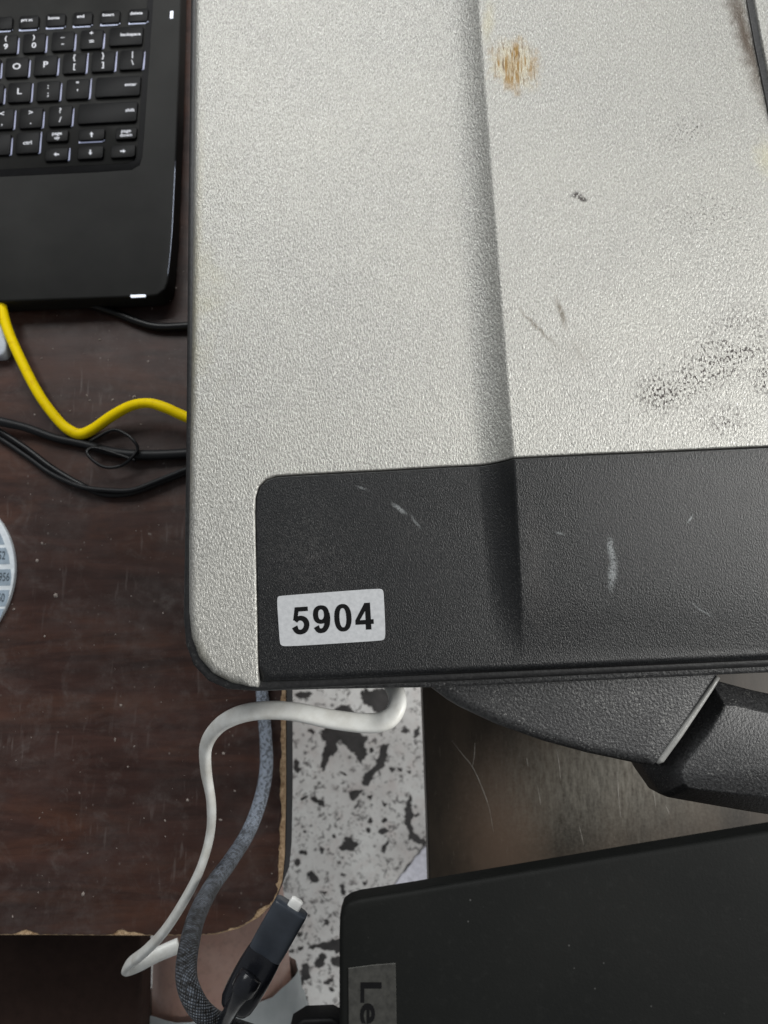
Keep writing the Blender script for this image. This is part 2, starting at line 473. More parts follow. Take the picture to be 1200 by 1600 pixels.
M = Mat('sticker_film')
M.set(color=M.mix(M.rng(M.noise(700, 3), .35, .7), (.37, .38, .395), (.44, .45, .465)), rough=.42, metal=.12)
STICKER = M.m
DISC = plain('white_disc_paper', (.80, .86, .92), .5)
LABEL = plain('grey_label_print', (.34, .42, .50), .5)
LINK = plain('dark_label_ink', (.05, .07, .09), .5)
GREYP = plain('light_grey_plastic', (.50, .55, .62), .4)
OLIVE = plain('olive_plug_plastic', (.26, .21, .06), .5)
PAPER = plain('white_paper', (.72, .73, .82), .6)
M = Mat('skin')
n = M.noise(45, 4, .6)
col = M.mix(M.rng(n, .35, .7), (.70, .43, .35), (.82, .56, .47))
col = M.mix(M.rng(M.noise(220, 3), .5, .75, 0, .3), col, (.36, .17, .13))
M.set(color=col, rough=.5, sss=.12, normal=M.bump(M.noise(500, 3), .15, .0006))
M.b.inputs['Subsurface Radius'].default_value = (.01, .004, .002)
SKIN = M.m
M = Mat('white_cotton')
M.set(color=M.mix(M.rng(M.noise(60, 3), .3, .7), (.60, .65, .66), (.74, .78, .79)), rough=.85, normal=M.bump(M.noise(900, 3), .4, .0006))
CLOTH = M.m
DUST = plain('pale_dust', (.34, .29, .26), .8)
TRAY = plain('dark_tray_wood', (.034, .020, .016), .6, spec=.12)
SCR = plain('pale_scratch', (.30, .28, .25), .45)

# ------------------------------------------------------------------ setting: the ground under the furniture
bm = bmesh.new()
vv = [bm.verts.new(c) for c in ((-3, -3, ZF), (3, -3, ZF), (3, 3, ZF), (-3, 3, ZF))]
bm.faces.new(vv)
floor = obj('floor', bm, FLOOR); tag(floor, 'pale grey terrazzo ground with scattered dark stones', kind='structure')
def blob(pts, z, thick=.0012, rough=.10, n=2, sub=4):
    """irregular flat stone: outline given in photo pixels"""
    q = [P(x, y, z) for x, y in pts]
    c = sum(q, Vector()) / len(q)
    q = chaikin(q, 1); q = resample(q, .0025)
    q = [c + (p - c) * (1 + random.uniform(-rough, rough)) + Vector((random.uniform(-1, 1), random.uniform(-1, 1), 0)) * .0020 for p in q]
    bm = bmesh.new()
    top = [bm.verts.new(Vector((p.x, p.y, z + thick))) for p in q]
    low = [bm.verts.new(Vector((p.x, p.y, z - .001)) ) for p in q]
    m = len(q)
    for i in range(m): bm.faces.new((top[i], low[i], low[(i + 1) % m], top[(i + 1) % m]))
    bm.faces.new(top)
    bmesh.ops.triangulate(bm, faces=[f for f in bm.faces if len(f.verts) > 4])
    return bm
def z4(x, y, s=3.75): return (380 + x / s, 1060 + y / s)
big = [
    [(430, 330), (470, 285), (560, 270), (640, 300), (725, 320), (722, 400), (715, 500), (690, 500), (660, 440), (610, 415), (585, 365), (545, 372), (555, 430), (505, 465), (478, 555), (458, 500), (470, 430), (490, 370)],
    [(820, 380), (855, 385), (848, 430), (830, 520), (770, 560), (735, 628), (700, 615), (705, 560), (775, 520), (800, 440)],
    [(700, 60), (770, 70), (830, 60), (870, 110), (880, 200), (850, 235), (795, 240), (780, 190), (720, 150), (690, 110)],
    [(525, 190), (560, 165), (610, 150), (645, 190), (640, 225), (580, 215), (530, 212)],
    [(310, 75), (400, 78), (410, 100), (350, 125), (312, 120)],
    [(955, 700), (990, 690), (985, 790), (1035, 790), (1030, 808), (985, 812), (990, 880), (1020, 925), (1085, 965), (1075, 978), (1000, 948), (962, 945), (975, 900), (945, 860), (950, 780)],
    [(610, 915), (650, 955), (680, 965), (665, 1000), (600, 1012), (560, 1005), (585, 960)],
    [(380, 1130), (410, 1130), (440, 1170), (440, 1195), (400, 1185), (378, 1150)],
    [(620, 670), (655, 650), (705, 652), (705, 668), (670, 680), (655, 712), (622, 708)],
    [(392, 690), (430, 700), (480, 725), (470, 742), (425, 735), (398, 715)],
    [(340, 695), (375, 678), (385, 695), (360, 712), (338, 714)],
    [(795, 885), (825, 872), (862, 885), (850, 905), (800, 912)],
    [(820, 965), (855, 950), (862, 970), (838, 990), (825, 1025), (812, 1015)],
    [(725, 690), (750, 680), (762, 700), (742, 715)], [(295, 1080), (325, 1058), (340, 1075), (310, 1105)],
    [(320, 1010), (345, 1002), (378, 1025), (360, 1035), (330, 1025)], [(515, 915), (535, 905), (547, 930), (530, 945)],
    [(445, 990), (465, 980), (482, 1005), (462, 1025), (445, 1010)], [(950, 1110), (975, 1070), (988, 1085), (970, 1140), (950, 1160), (940, 1135)],
    [(725, 830), (745, 818), (762, 832), (742, 850)], [(812, 830), (840, 818), (848, 838), (822, 850)], [(722, 890), (745, 878), (752, 892), (732, 908)],
    [(650, 750), (680, 730), (678, 750), (652, 772)], [(570, 545), (595, 550), (610, 568), (592, 568)], [(860, 525), (880, 520), (890, 540), (870, 550)],
    [(905, 525), (930, 520), (925, 545), (908, 545)], [(960, 540), (985, 532), (985, 560), (970, 562)], [(920, 300), (960, 290), (970, 320), (935, 325)],
    [(1005, 310), (1030, 270), (1035, 340), (1000, 350)], [(380, 300), (415, 295), (420, 320), (388, 325)], [(560, 1210), (585, 1200), (600, 1265), (580, 1265)],
    [(705, 1190), (730, 1180), (732, 1205), (712, 1212)], [(700, 1255), (730, 1245), (738, 1265), (708, 1275)], [(462, 1255), (490, 1245), (494, 1258), (470, 1268)],
    [(575, 1145), (600, 1138), (605, 1155), (585, 1162)], [(548, 1075), (570, 1070), (572, 1090), (555, 1095)], [(345, 895), (365, 885), (372, 900), (352, 910)],
    [(815, 728), (838, 720), (845, 738), (825, 748)], [(740, 410), (758, 405), (765, 438), (748, 442)], [(300, 470), (325, 480), (340, 545), (310, 560), (300, 520)],
]
stones = [[z4(x, y) for x, y in b] for b in big]
def z6(x, y): return (160 + x / 3, 1360 + y / 3)
stones += [[z6(x, y) for x, y in b] for b in [
    [(965, 355), (1005, 345), (1100, 320), (1160, 320), (1150, 385), (1080, 380), (1010, 365), (970, 368)],
    [(990, 440), (1020, 390), (1050, 388), (1048, 430), (1025, 458), (995, 455)], [(1060, 420), (1130, 400), (1140, 450), (1080, 445)],
    [(925, 470), (950, 430), (970, 435), (968, 470), (982, 495), (970, 510), (940, 525), (935, 555), (915, 550), (915, 520), (940, 500)],
    [(1035, 520), (1070, 500), (1088, 505), (1080, 530), (1045, 538)], [(920, 605), (950, 582), (972, 588), (962, 610), (970, 630), (962, 658), (945, 655), (940, 625)],
    [(815, 600), (860, 598), (888, 588), (885, 598), (850, 608), (820, 610)], [(855, 645), (872, 655), (880, 685), (860, 680)], [(870, 378), (900, 370), (902, 384), (874, 388)],
    [(918, 362), (945, 358), (948, 372), (922, 376)], [(870, 445), (890, 445), (888, 470), (870, 468)], [(1062, 555), (1085, 552), (1088, 568), (1066, 570)],
    [(912, 295), (935, 288), (935, 303), (915, 308)], [(1040, 225), (1060, 220), (1065, 255), (1048, 260)], [(960, 205), (975, 202), (976, 215), (962, 218)]]]
for i, b in enumerate(stones):
    obj('stone_chip', blob(b, ZF), STONE, floor, smooth=False)

# ------------------------------------------------------------------ wooden table
desk = empty('wooden_table', P(200, 1000, 0), 'dark brown wood-grain table with chipped tan chipboard edges and a rounded corner', 'table')
edge_px = [(-700, 1462), (-300, 1462), (0, 1462), (80, 1462), (200, 1463), (290, 1463), (338, 1461), (372, 1452), (405, 1434), (428, 1410), (440, 1380), (444, 1340), (446, 1250), (446, 1150), (446, 1050), (446, 950), (447, 700), (447, 400), (447, -100), (446, -500), (-700, -500)]
core = [P(x, y, 0) for x, y in edge_px]
core = resample(core, .004)
def chipped(pts, seed):
    """pull the veneer edge back from the core by ragged amounts"""
    rnd = random.Random(seed)
    q = resample(pts, .0014)
    nm = normals2(q if area2(q) > 0 else q)
    sgn = 1 if area2(q) > 0 else -1
    L, out = 0.0, []
    ph = [rnd.uniform(0, 6.3) for _ in range(8)]
    for i, p in enumerate(q):
        if i: L += (p - q[i - 1]).length
        right = p.x > P(440, 1300, 0).x and p.y > P(440, 1400, 0).y
        a = .5 + .25 * math.sin(L * 160 + ph[0]) + .25 * math.sin(L * 377 + ph[1])
        b = max(0, math.sin(L * 95 + ph[2]) + .6 * math.sin(L * 230 + ph[3]) - .25)
        d = (.0018 + .0014 * a + rnd.uniform(0, .0007)) if right else (.0004 + .0032 * b * a + rnd.uniform(0, .0006))
        out.append(p - nm[i] * d * sgn)
    return out
obj('chipboard_core', prism(core, -.0006, .0225, .0004, 1), CHIP, desk, smooth=False)
rim = [p + n * .0004 * (1 if area2(core) > 0 else -1) for p, n in zip(core, normals2(core))]
obj('edge_band', prism(rim, -.0026, .0274, .0004, 1), EDGE, desk, smooth=False)
obj('tabletop', prism(chipped(core, 3), .0, .0016, .0002, 1), WOOD, desk, smooth=False)
# pull-out tray below the front edge
tr = [P(-500, 1380, -.075), P(212, 1400, -.075), P(222, 1500, -.075), P(214, 1760, -.075), P(-500, 1760, -.075)]
obj('pull_out_tray', prism(chaikin(resample(tr, .03), 1), -.075, .02, .002, 2), TRAY, desk)
obj('table_leg', box_bm(P(150, 700, -.39) , .05, .05, .70), EDGE, desk, smooth=False)

# dust and crumbs: one uncountable scatter
bm = bmesh.new()
def flake(x, y, z, r, bm, zz=None):
    c = P(x, y, z); k = random.randint(4, 6); a0 = random.uniform(0, 6)
    el = random.uniform(.35, 1)
    ro = random.uniform(0, 3.1)
    ring = []
    for i in range(k):
        a = a0 + 2 * math.pi * i / k
        u, v = math.cos(a) * r * random.uniform(.7, 1.2), math.sin(a) * r * el
        ring.append(bm.verts.new((c.x + u * math.cos(ro) - v * math.sin(ro), c.y + u * math.sin(ro) + v * math.cos(ro), z + .0002)))
    top = bm.verts.new((c.x, c.y, z + .0002 + r * .5))
    for i in range(k): bm.faces.new((ring[i], ring[(i + 1) % k], top))
for (x, y, r) in ((156, 531, .0013), (65, 560, .0008), (108, 592, .0007), (136, 618, .0008), (141, 626, .0009), (176, 625, .0011), (110, 642, .0009), (175, 478, .0012), (211, 473, .0011),
                  (266, 470, .0009), (238, 482, .0009), (220, 663, .0006), (232, 565, .0008), (256, 724, .0009), (66, 849, .0010), (58, 876, .0012), (189, 1102, .0009), (180, 1155, .0013), (293, 1250, .0009),
                  (345, 1281, .0013), (130, 1397, .0013), (62, 1278, .0007), (367, 1236, .0009), (200, 1198, .0007), (54, 648, .0008), (287, 424, .0007), (275, 450, .0007), (20, 1432, .0009),
                  (210, 620, .0016), (70, 994, .0006), (22, 952, .0013), (255, 958, .0006), (87, 930, .0015), (349, 1177, .0010), (210, 1166, .0007), (258, 1282, .0008)):
    flake(x, y, 0, r, bm)
for i in range(150):
    x, y = random.uniform(0, 430), random.uniform(470, 1455)
    flake(x, y, 0, random.uniform(.0002, .00045), bm)
tag(obj('dust', bm, DUST, None, smooth=False), 'pale crumbs of dust scattered over the wooden table', kind='stuff')

# ------------------------------------------------------------------ dark side table
side = empty('side_table', P(900, 1250, 0), 'dark scratched laminate side table under the carrying handle', 'table')
sp_ = [(656, 860), (658, 1000), (660, 1080), (664, 1180), (668, 1290), (671, 1400), (676, 1600), (684, 1900), (1440, 1900), (1440, 860)]
spts = [P(x, y, 0) for x, y in sp_]
obj('side_tabletop', prism(resample(spts, .01), 0, .022, .0012, 3), SIDE, side)
obj('table_leg', box_bm(P(1000, 1250, -.37) , .05, .05, .69), EDGE, side, smooth=False)
def ribbon(px, z, width, bm=None):
    """thin raised scratch along photo points"""
    bm = bm or bmesh.new()
    pts = catmull([P(x, y, z) for x, y in px], 6)
    return sweep([p + Vector((0, 0, .00003)) for p in pts], [width * (0.25 + .75 * math.sin(math.pi * (i + .5) / len(pts))) * random.uniform(.5, 1.1) for i in range(len(pts))], 5, flat=.3, bm=bm)
for px, wd in (([(706, 1157), (722, 1178), (738, 1198), (752, 1228), (764, 1262), (771, 1300)], .00024), ([(742, 1160), (741, 1180), (738, 1200)], .00022),
               ([(870, 1172), (874, 1198), (876, 1220)], .00026), ([(965, 1205), (966, 1240), (970, 1278)], .00024), ([(1016, 1205), (1021, 1235), (1025, 1262)], .0002),
               ([(840, 1228), (845, 1258)], .00018), ([(823, 1184), (825, 1198)], .00026), ([(905, 1290), (912, 1320)], .00018), ([(1040, 1258), (1046, 1272)], .0002)):
    obj('scratch', ribbon(px, 0, wd), SCR, side)

# torn paper on the ground beside the side table
q = [P(x, y, ZF) for x, y in ((607, 1400), (628, 1366), (650, 1338), (668, 1318), (690, 1310), (700, 1330), (700, 1360), (700, 1400), (650, 1410))]
q = resample(q, .006)
bm = bmesh.new()
c0 = P(665, 1370, ZF)
tops = []
for p in q:
    d = (p - c0); tops.append(bm.verts.new((p.x + random.uniform(-.0012, .0012), p.y + random.uniform(-.0012, .0012), ZF + .002 + .012 * max(0, d.x + .02) / .05 + random.uniform(0, .001))))
f = bm.faces.new(tops)
bmesh.ops.triangulate(bm, faces=[f])
r = bmesh.ops.solidify(bm, geom=bm.faces[:], thickness=.0004)
tag(obj('paper_scrap', bm, PAPER, None, smooth=False, loc=c0), 'torn scrap of white paper on the ground beside the side table', 'paper scrap')

# ------------------------------------------------------------------ rugged laptop with a carrying handle
rug = empty('rugged_laptop', P(700, 500, 0), 'closed silver and charcoal rugged laptop with a 5904 sticker and carrying handle', 'laptop')
RA, RB = P(688, 0, ZL), P(745, 720, ZL)          # where the slope starts (top, bottom)
RC, RD = P(748, 0, ZL + .0078), P(803, 720, ZL + .0078)   # its sharp upper edge
def lerp_x(a, b, y): return a.x + (b.x - a.x) * (y - a.y) / (b.y - a.y)
Y_HI, Y_LO = P(760, 740, ZL).y, P(760, 1010, ZL).y
def ridge(x, y):
    x0, x1 = lerp_x(RA, RB, y), lerp_x(RC, RD, y)
    h = .0078
    if y < Y_HI:
        k = max(0, min(1, (y - Y_LO) / (Y_HI - Y_LO))); h *= k ** .8
    t = (x - x0) / (x1 - x0)
    if t <= 0: return 0.0
    f = lambda t: .45 * t ** 1.5 + .55 * t ** 2.6
    t0, t1 = .93, 1.05
    if t < t0: return h * f(t)
    if t > t1: return h
    u = (t - t0) / (t1 - t0)
    m0 = (f(t0) - f(t0 - .01)) / .01 * (t1 - t0)
    return h * ((2 * u ** 3 - 3 * u ** 2 + 1) * f(t0) + (u ** 3 - 2 * u ** 2 + u) * m0 + (-2 * u ** 3 + 3 * u ** 2))
def shell(pts, z, thick, rad, seg=4):
    bm = prism(pts, z, thick, seg=seg, rad=rad, bottom=False, cdt=True)
    for t in [k / 16 for k in range(-2, 15)] + [.93, .95, .97, .985, 1.0, 1.015, 1.03, 1.05, 1.12]:
        a = Vector((RA.x + (RC.x - RA.x) * t, RA.y, 0)); b = Vector((RB.x + (RD.x - RB.x) * t, RB.y, 0))
        d = (b - a).normalized()
        bmesh.ops.bisect_plane(bm, geom=bm.verts[:] + bm.edges[:] + bm.faces[:], plane_co=a, plane_no=Vector((d.y, -d.x, 0)), dist=1e-7)
    for k in range(0, 8):
        y = Y_LO + (Y_HI - Y_LO) * k / 7
        bmesh.ops.bisect_plane(bm, geom=bm.verts[:] + bm.edges[:] + bm.faces[:], plane_co=(0, y, 0), plane_no=(0, 1, 0), dist=1e-7)
    for v in bm.verts: v.co.z += ridge(v.co.x, v.co.y)
    return bm
inner = [(403, 1052), (401, 950), (399, 850), (398, 800), (399, 776), (404, 759), (415, 748), (431, 743), (500, 739), (600, 734), (700, 728), (748, 726), (800, 723), (900, 718), (1000, 714), (1200, 705), (1600, 686)]
outer = [(304, -150), (302, 0), (299, 300), (297, 500), (294, 700), (292, 850), (292, 955), (296, 995), (308, 1028), (330, 1053), (360, 1068), (390, 1073), (402, 1074)]
slv = [P(x, y, ZL) for x, y in outer + [(404, 1066)] + inner + [(1600, -150)]]
slv = resample(slv, .0025)
def rad_s(p):
    ox = P(312, 700, ZL).x
    if p.x < ox or (p.y < P(300, 960, ZL).y and p.x < P(380, 1000, ZL).x): return .0034
    return .0007
obj('lid_shell', shell(slv, ZL, .005, rad_s), SILVER, rug, angle=.5)
wn = bpy.data.objects['lid_shell'].modifiers.new('weighted', 'WEIGHTED_NORMAL'); wn.keep_sharp = True
pan = [P(x + 1.5, y + 1.5, ZL) for x, y in inner[:-1]] + [P(1600, 688, ZL), P(1600, 1012, ZL), P(1200, 1032, ZL), P(1000, 1041, ZL), P(680, 1055, ZL), P(500, 1063, ZL), P(408, 1066, ZL)]
pan = resample(pan, .0025)
def rad_p(p):
    yb = P(600, 1060, ZL).y + (P(1200, 1032, ZL).y - P(600, 1060, ZL).y) * (p.x - P(600, 0, ZL).x) / (P(1200, 0, ZL).x - P(600, 0, ZL).x)
    return .0028 if p.y < yb + .004 else .0004
obj('lid_panel', shell(pan, ZL - .0005, .005, rad_p, 5), CHARCOAL, rug, angle=.6)
wn = bpy.data.objects['lid_panel'].modifiers.new('weighted', 'WEIGHTED_NORMAL'); wn.keep_sharp = True
# raised centre piece beyond the slot, top right
gap = [(1157, -60), (1167, 0), (1180, 72), (1194, 140), (1206, 200), (1234, 284), (1298, 336), (1600, 336), (1600, -60)]
obj('slot_gasket', prism(resample([P(x, y, ZL + .0086) for x, y in gap], .003), ZL + .0086, .004, .0003, 2), RUBBER, rug, angle=.6)
gap2 = [(1170, -60), (1180, 0), (1193, 72), (1207, 140), (1222, 200), (1250, 272), (1306, 320), (1600, 320), (1600, -60)]
obj('centre_cap', prism(resample([P(x, y, ZL + .0098) for x, y in gap2], .003), ZL + .0098, .004, .0008, 3), SILVER, rug, angle=.6)
fr = [(298, -150), (297, 0), (293, 300), (291, 500), (289, 700), (287, 850), (285, 965), (289, 1008), (301, 1040), (324, 1064), (354, 1077), (400, 1080), (500, 1075), (680, 1066), (1000, 1051), (1200, 1042), (1600, 1024), (1600, -150)]
def zpx(pts, z, step=.003): return resample([P(x, y, z) for x, y in pts], step)
obj('lid_rim', prism(zpx(fr, ZL - .0035), ZL - .0035, .012, .0018, 3), RUBBER, rug, angle=.7)
bs = [(302, -150), (301, 0), (298, 300), (296, 500), (294, 700), (291, 850), (289, 960), (293, 1005), (305, 1038), (328, 1062), (356, 1076), (400, 1080), (500, 1077), (680, 1074), (800, 1069), (1000, 1060), (1200, 1051), (1600, 1034), (1600, -150)]
obj('base', prism(zpx(bs, ZL - .0165), ZL - .0165, .036, .0012, 3), HANDLE, rug, angle=.7)
st = [(420, -100), (420, 930), (520, 985), (1500, 985), (1500, -100)]
zs = ZL - .0525
obj('stand', prism([P(x, y, zs) for x, y in st], zs, zs - .0002, .003, 3), RUBBER, rug, angle=.6)
# sticker with its number
zk = ZL - .0004
stk = [(438, 931), (590, 919.5), (595, 920), (599, 925), (602, 993), (600, 999), (595, 1001), (447, 1010.5), (441, 1010), (437, 1004), (432.5, 938), (434, 933)]
stk2 = [(440, 930.8), (515, 925.1), (590, 919.5), (598.5, 921), (599.6, 930), (601, 960), (602.2, 991), (600.5, 1000), (592, 1001.3), (520, 1006), (447, 1010.4), (438, 1008.5), (436.6, 1000), (434.6, 970), (432.6, 940), (433.5, 932)]
sticker = obj('sticker', prism(chaikin([P(x, y, zk + .00025) for x, y in stk2], 3), zk + .00025, .00025, .00008, 1), STICKER, rug, smooth=False)
def text(s, px, py, z, cap, mat, parent, rot=0.0, sx=1.0, offset=0.0, extr=.00003, name='lettering', align='CENTER'):
    """flat print at a photo point; cap = capital height in photo pixels"""
    cu = bpy.data.curves.new(name, 'FONT'); cu.body = s
    cu.align_x = align; cu.align_y = 'CENTER'
    cu.size = cap * PX(px, py, z) / .727; cu.offset = offset; cu.extrude = extr; cu.resolution_u = 4
    o = bpy.data.objects.new(name, cu)
    COL.objects.link(o); o.parent = parent
    o.location = P(px, py, z) - root_loc(parent)
    o.rotation_euler = (0, 0, rot); o.scale = (sx, 1, 1)
    cu.materials.append(mat)
    return o
def digit_shapes(d):
    """bold grotesque figures on a unit-high body: list of (outer, hole or None)"""
    def oval(cx, cy, rx, ry, pw=2.3, n=40):
        return [(cx + math.copysign(abs(math.cos(t)) ** (2 / pw), math.cos(t)) * rx, cy + math.copysign(abs(math.sin(t)) ** (2 / pw), math.sin(t)) * ry) for t in (2 * math.pi * i / n for i in range(n))]
    def stroke(pts, wd):
        q = catmull([Vector((x, y, 0)) for x, y in pts], 8)
        L, R = [], []
        for i in range(len(q)):
            t = (q[min(i + 1, len(q) - 1)] - q[max(i - 1, 0)]).normalized()
            wv = interp(wd, len(q))[i] / 2
            L.append((q[i].x - t.y * wv, q[i].y + t.x * wv)); R.append((q[i].x + t.y * wv, q[i].y - t.x * wv))
        return [('strip', L, R)]
    def ring(o, i): return [('strip', o + o[:1], i + i[:1])]
    def poly(p): return [('poly', p)]
    if d == '0': return ring(oval(.345, .5, .325, .515), oval(.345, .5, .128, .36))
    if d == '4': return ring([(.39, 1.0), (.60, 1.0), (.60, .375), (.70, .375), (.70, .20), (.60, .20), (.60, 0), (.39, 0), (.39, .20), (.01, .205), (.01, .365)],
                             [(.40, .70), (.40, .70), (.40, .365), (.40, .365), (.40, .365), (.40, .365), (.40, .365), (.40, .365), (.185, .365), (.185, .365), (.185, .365)])
    if d == '5': return poly([(.14, 1.0), (.63, 1.0), (.63, .835), (.275, .835), (.235, .62), (.06, .50)]) + \
        stroke([(.145, .475), (.22, .555), (.36, .585), (.51, .50), (.565, .335), (.50, .15), (.345, .068), (.19, .115), (.11, .275)], [.17, .17, .18, .20, .205, .20, .175, .185, .22])
    if d == '9': return ring(oval(.325, .67, .305, .345), oval(.325, .67, .108, .19)) + \
        stroke([(.565, .72), (.565, .50), (.53, .28), (.44, .12), (.32, .066), (.20, .10), (.13, .235)], [.17, .20, .205, .19, .175, .18, .21])
def numerals(s, px, py, z, cap, pitch, mat, parent, rot):
    k = PX(px, py, z); c = P(px, py, z)
    for i, d in enumerate(s):
        bm = bmesh.new()
        def pt(x, y, dz): 
            u = ((i - len(s) / 2) * pitch + x * cap) * k; v = (y - .5) * cap * k
            return bm.verts.new((c.x + u * math.cos(rot) - v * math.sin(rot), c.y + u * math.sin(rot) + v * math.cos(rot), z + dz))
        for j, sh in enumerate(digit_shapes(d)):
            if sh[0] == 'poly': bm.faces.new([pt(x, y, .00002 * j) for x, y in sh[1]])
            else:
                A = [pt(x, y, .00002 * j) for x, y in sh[1]]; B = [pt(x, y, .00002 * j) for x, y in sh[2]]
                for q in range(len(A) - 1):
                    try: bm.faces.new((A[q], A[q + 1], B[q + 1], B[q]))
                    except ValueError: pass
        bmesh.ops.triangulate(bm, faces=[f for f in bm.faces if len(f.verts) > 4])
        obj('numeral', bm, mat, parent, smooth=False)
numerals('5904', 521.5, 966, zk + .00033, 41.5, 33, INK, sticker, math.radians(3.6))
# handle arm and grip
za = ZL - .022
arm = [(655, 1000), (664, 1058), (676, 1076), (700, 1094), (720, 1106), (780, 1134), (850, 1159), (920, 1178), (990, 1193), (1012, 1198), (1022, 1197), (1031, 1191), (1060, 1150), (1090, 1106), (1120, 1060), (1160, 1000)]
armp = resample([P(x, y, za) for x, y in arm], .002)
def rad_a(p):
    return .0042 if p.x < P(1016, 1195, za).x else .0022
obj('handle_arm', prism(armp, za, .022, seg=5, rad=rad_a), HANDLE, rug, angle=.9)
obj('edge_glint', sweep([P(x, y, za - .0007) for x, y in ((1027, 1193), (1033, 1187), (1060, 1149), (1090, 1105), (1114, 1070), (1122, 1058))], [.0005, .0012, .0013, .0012, .0010, .0008], 10), ARM_GLINT, rug)  # bright highlight on the arm's right bevel, built as a pale strip
zg = ZL - .025
grip = [(1122, 1062), (1070, 1128), (1014, 1200), (1020, 1212), (1046, 1249), (1058, 1254), (1200, 1279), (1500, 1320), (1500, 1140), (1200, 1082), (1140, 1066)]
inn = [(1132, 1104), (1108, 1150), (1076, 1194), (1068, 1208), (1069, 1222), (1078, 1230), (1200, 1243), (1500, 1284), (1500, 1180), (1200, 1116), (1146, 1104)]
def smooth_pair(a, b):
    return chaikin(resample_n(a), 2), chaikin(resample_n(b), 2)
def resample_n(pts, n=4):
    return [p.lerp(q, k / n) for p, q in zip(pts, pts[1:] + pts[:1]) for k in range(n)]
go, gi = smooth_pair([P(x, y, zg - .007) for x, y in grip], [P(x, y, zg) for x, y in inn])
bm = bmesh.new()
rings = []
for t, dz in ((0, 0), (.05, .0002), (.14, .0013), (.55, .0078), (.90, .0135), (.98, .0155), (1, .0175)):
    rings.append([bm.verts.new((p + (q - p) * t).xy.to_3d() + Vector((0, 0, zg - dz))) for p, q in zip(gi, go)])
rings.append([bm.verts.new((q.x, q.y, zg - .028)) for q in go])
for r0, r1 in zip(rings, rings[1:]):
    for i in range(len(go)): bm.faces.new((r0[i], r1[i], r1[(i + 1) % len(go)], r0[(i + 1) % len(go)]))
bm.faces.new(rings[0]); bm.faces.new(rings[-1])
obj('handle_grip', bm, HANDLE, rug, angle=1.2)

# ------------------------------------------------------------------ open black laptop, top left
ZK = 0.016
lap = empty('black_laptop', P(100, 300, 0), 'open black laptop with backlit keyboard beside the silver lid', 'laptop')
dk = [(285, -140), (283, 0), (280, 120), (275, 250), (270, 360), (266, 410), (263, 438), (258, 452), (246, 461), (228, 463), (120, 467), (0, 471), (-300, 482), (-420, 480), (-420, -140)]
obj('deck', prism(zpx(dk, ZK), ZK, .013, .0014, 4), DECK, lap, angle=.8)
obj('bottom_cover', prism(zpx([(x - 4 if x > 0 else x, y - 3 if y > 0 else y) for x, y in dk], ZK - .0135), ZK - .0135, .0025, .0005, 2), KEYWELL, lap, angle=.8)
# bluish window glint along the right edge and front corner, built as a strip
ch = [(274, 252), (269, 360), (264, 415), (260, 440), (254, 452), (244, 459)]
obj('edge_glint', sweep(catmull([P(x, y, ZK - .0005) for x, y in ch], 8), [.0004] * (8 * 5 + 1), 8), LAPTOP_GLINT, lap)
# keyboard well: a shallow frame line and dark tray
kw = [(242, -60), (238, 20), (231, 120), (225, 210), (222, 245), (218, 258), (206, 265), (150, 269), (0, 276), (-300, 290), (-300, -60)]
obj('keyboard_tray', prism(zpx(kw, ZK + .0002), ZK + .0002, .0008, .0002, 1), KEYWELL, lap, angle=.8)
kdeck = [(233, -60), (229, 20), (222, 120), (217, 210), (214, 240), (209, 250), (198, 255), (150, 258), (0, 265), (-300, 278), (-300, -60)]
obj('keyboard_plate', prism(zpx(kdeck, ZK + .0004), ZK + .0004, .0006, .0002, 1), DECK, lap, angle=.8)
SL = -.052
def key(cx, cy, wd, ht, legends=(), glow='r', z=ZK + .0022, arrow=None):
    hx, hy = wd / 2, ht / 2
    def q(a, b): return P(cx + a - .085 * b, cy + b + SL * a, z)
    c = 2.2
    pts = [q(-hx + c, -hy), q(hx - c, -hy), q(hx, -hy + c), q(hx, hy - c), q(hx - c, hy), q(-hx + c, hy), q(-hx, hy - c), q(-hx, -hy + c)]
    k = obj('key', prism(pts, z, .0017, .0004, 2), KEYB, lap, angle=.9)
    for (s, dx, dy, cap) in legends:
        text(s, cx + dx, cy + dy + SL * dx, z + .00012, cap * 1.14, LEGEND, k, math.radians(3), 1.08, .00007, name='legend')
    if arrow is not None:
        a0 = math.radians(arrow)
        tri = [(4.2, 0), (.3, 3.2), (.3, 1.1), (-4.2, 1.1), (-4.2, -1.1), (.3, -1.1), (.3, -3.2)]
        ap = [(x * math.cos(a0) - y * math.sin(a0), x * math.sin(a0) + y * math.cos(a0)) for x, y in tri]
        obj('legend', prism([P(cx + x, cy - y, z + .0001) for x, y in ap], z + .0001, .0001, .00002, 1), LEGEND, k, smooth=False)
    zz = ZK + .0009
    if 'r' in glow:
        t0 = random.uniform(-.9, -.4)
        g = [(hx + 2.0, hy * t0), (hx + 3.0, hy * (t0 - .1)), (hx + 3.6, hy * .5), (hx + 3.4, hy * 1.02), (hx - 1.0, hy * 1.12), (hx + 1.0, hy * .75)]
        obj('backlight', prism([P(cx + a - .085 * b, cy + b + SL * a, zz) for a, b in g], zz, .0003, .00005, 1), GLOW, k, smooth=False)
    if 'b' in glow:
        g = [(-hx + 1, hy + 1.0), (hx - 1, hy + 1.0), (hx + 1, hy - 1), (hx + 1.5, hy + 1), (hx - 3, hy + 3.6), (-hx + 1, hy + 3.6)]
        obj('backlight', prism([P(cx + a - .085 * b, cy + b + SL * a, zz) for a, b in g], zz, .0003, .00005, 1), GLOW2 if ht == 20 else GLOW, k, smooth=False)
    return k
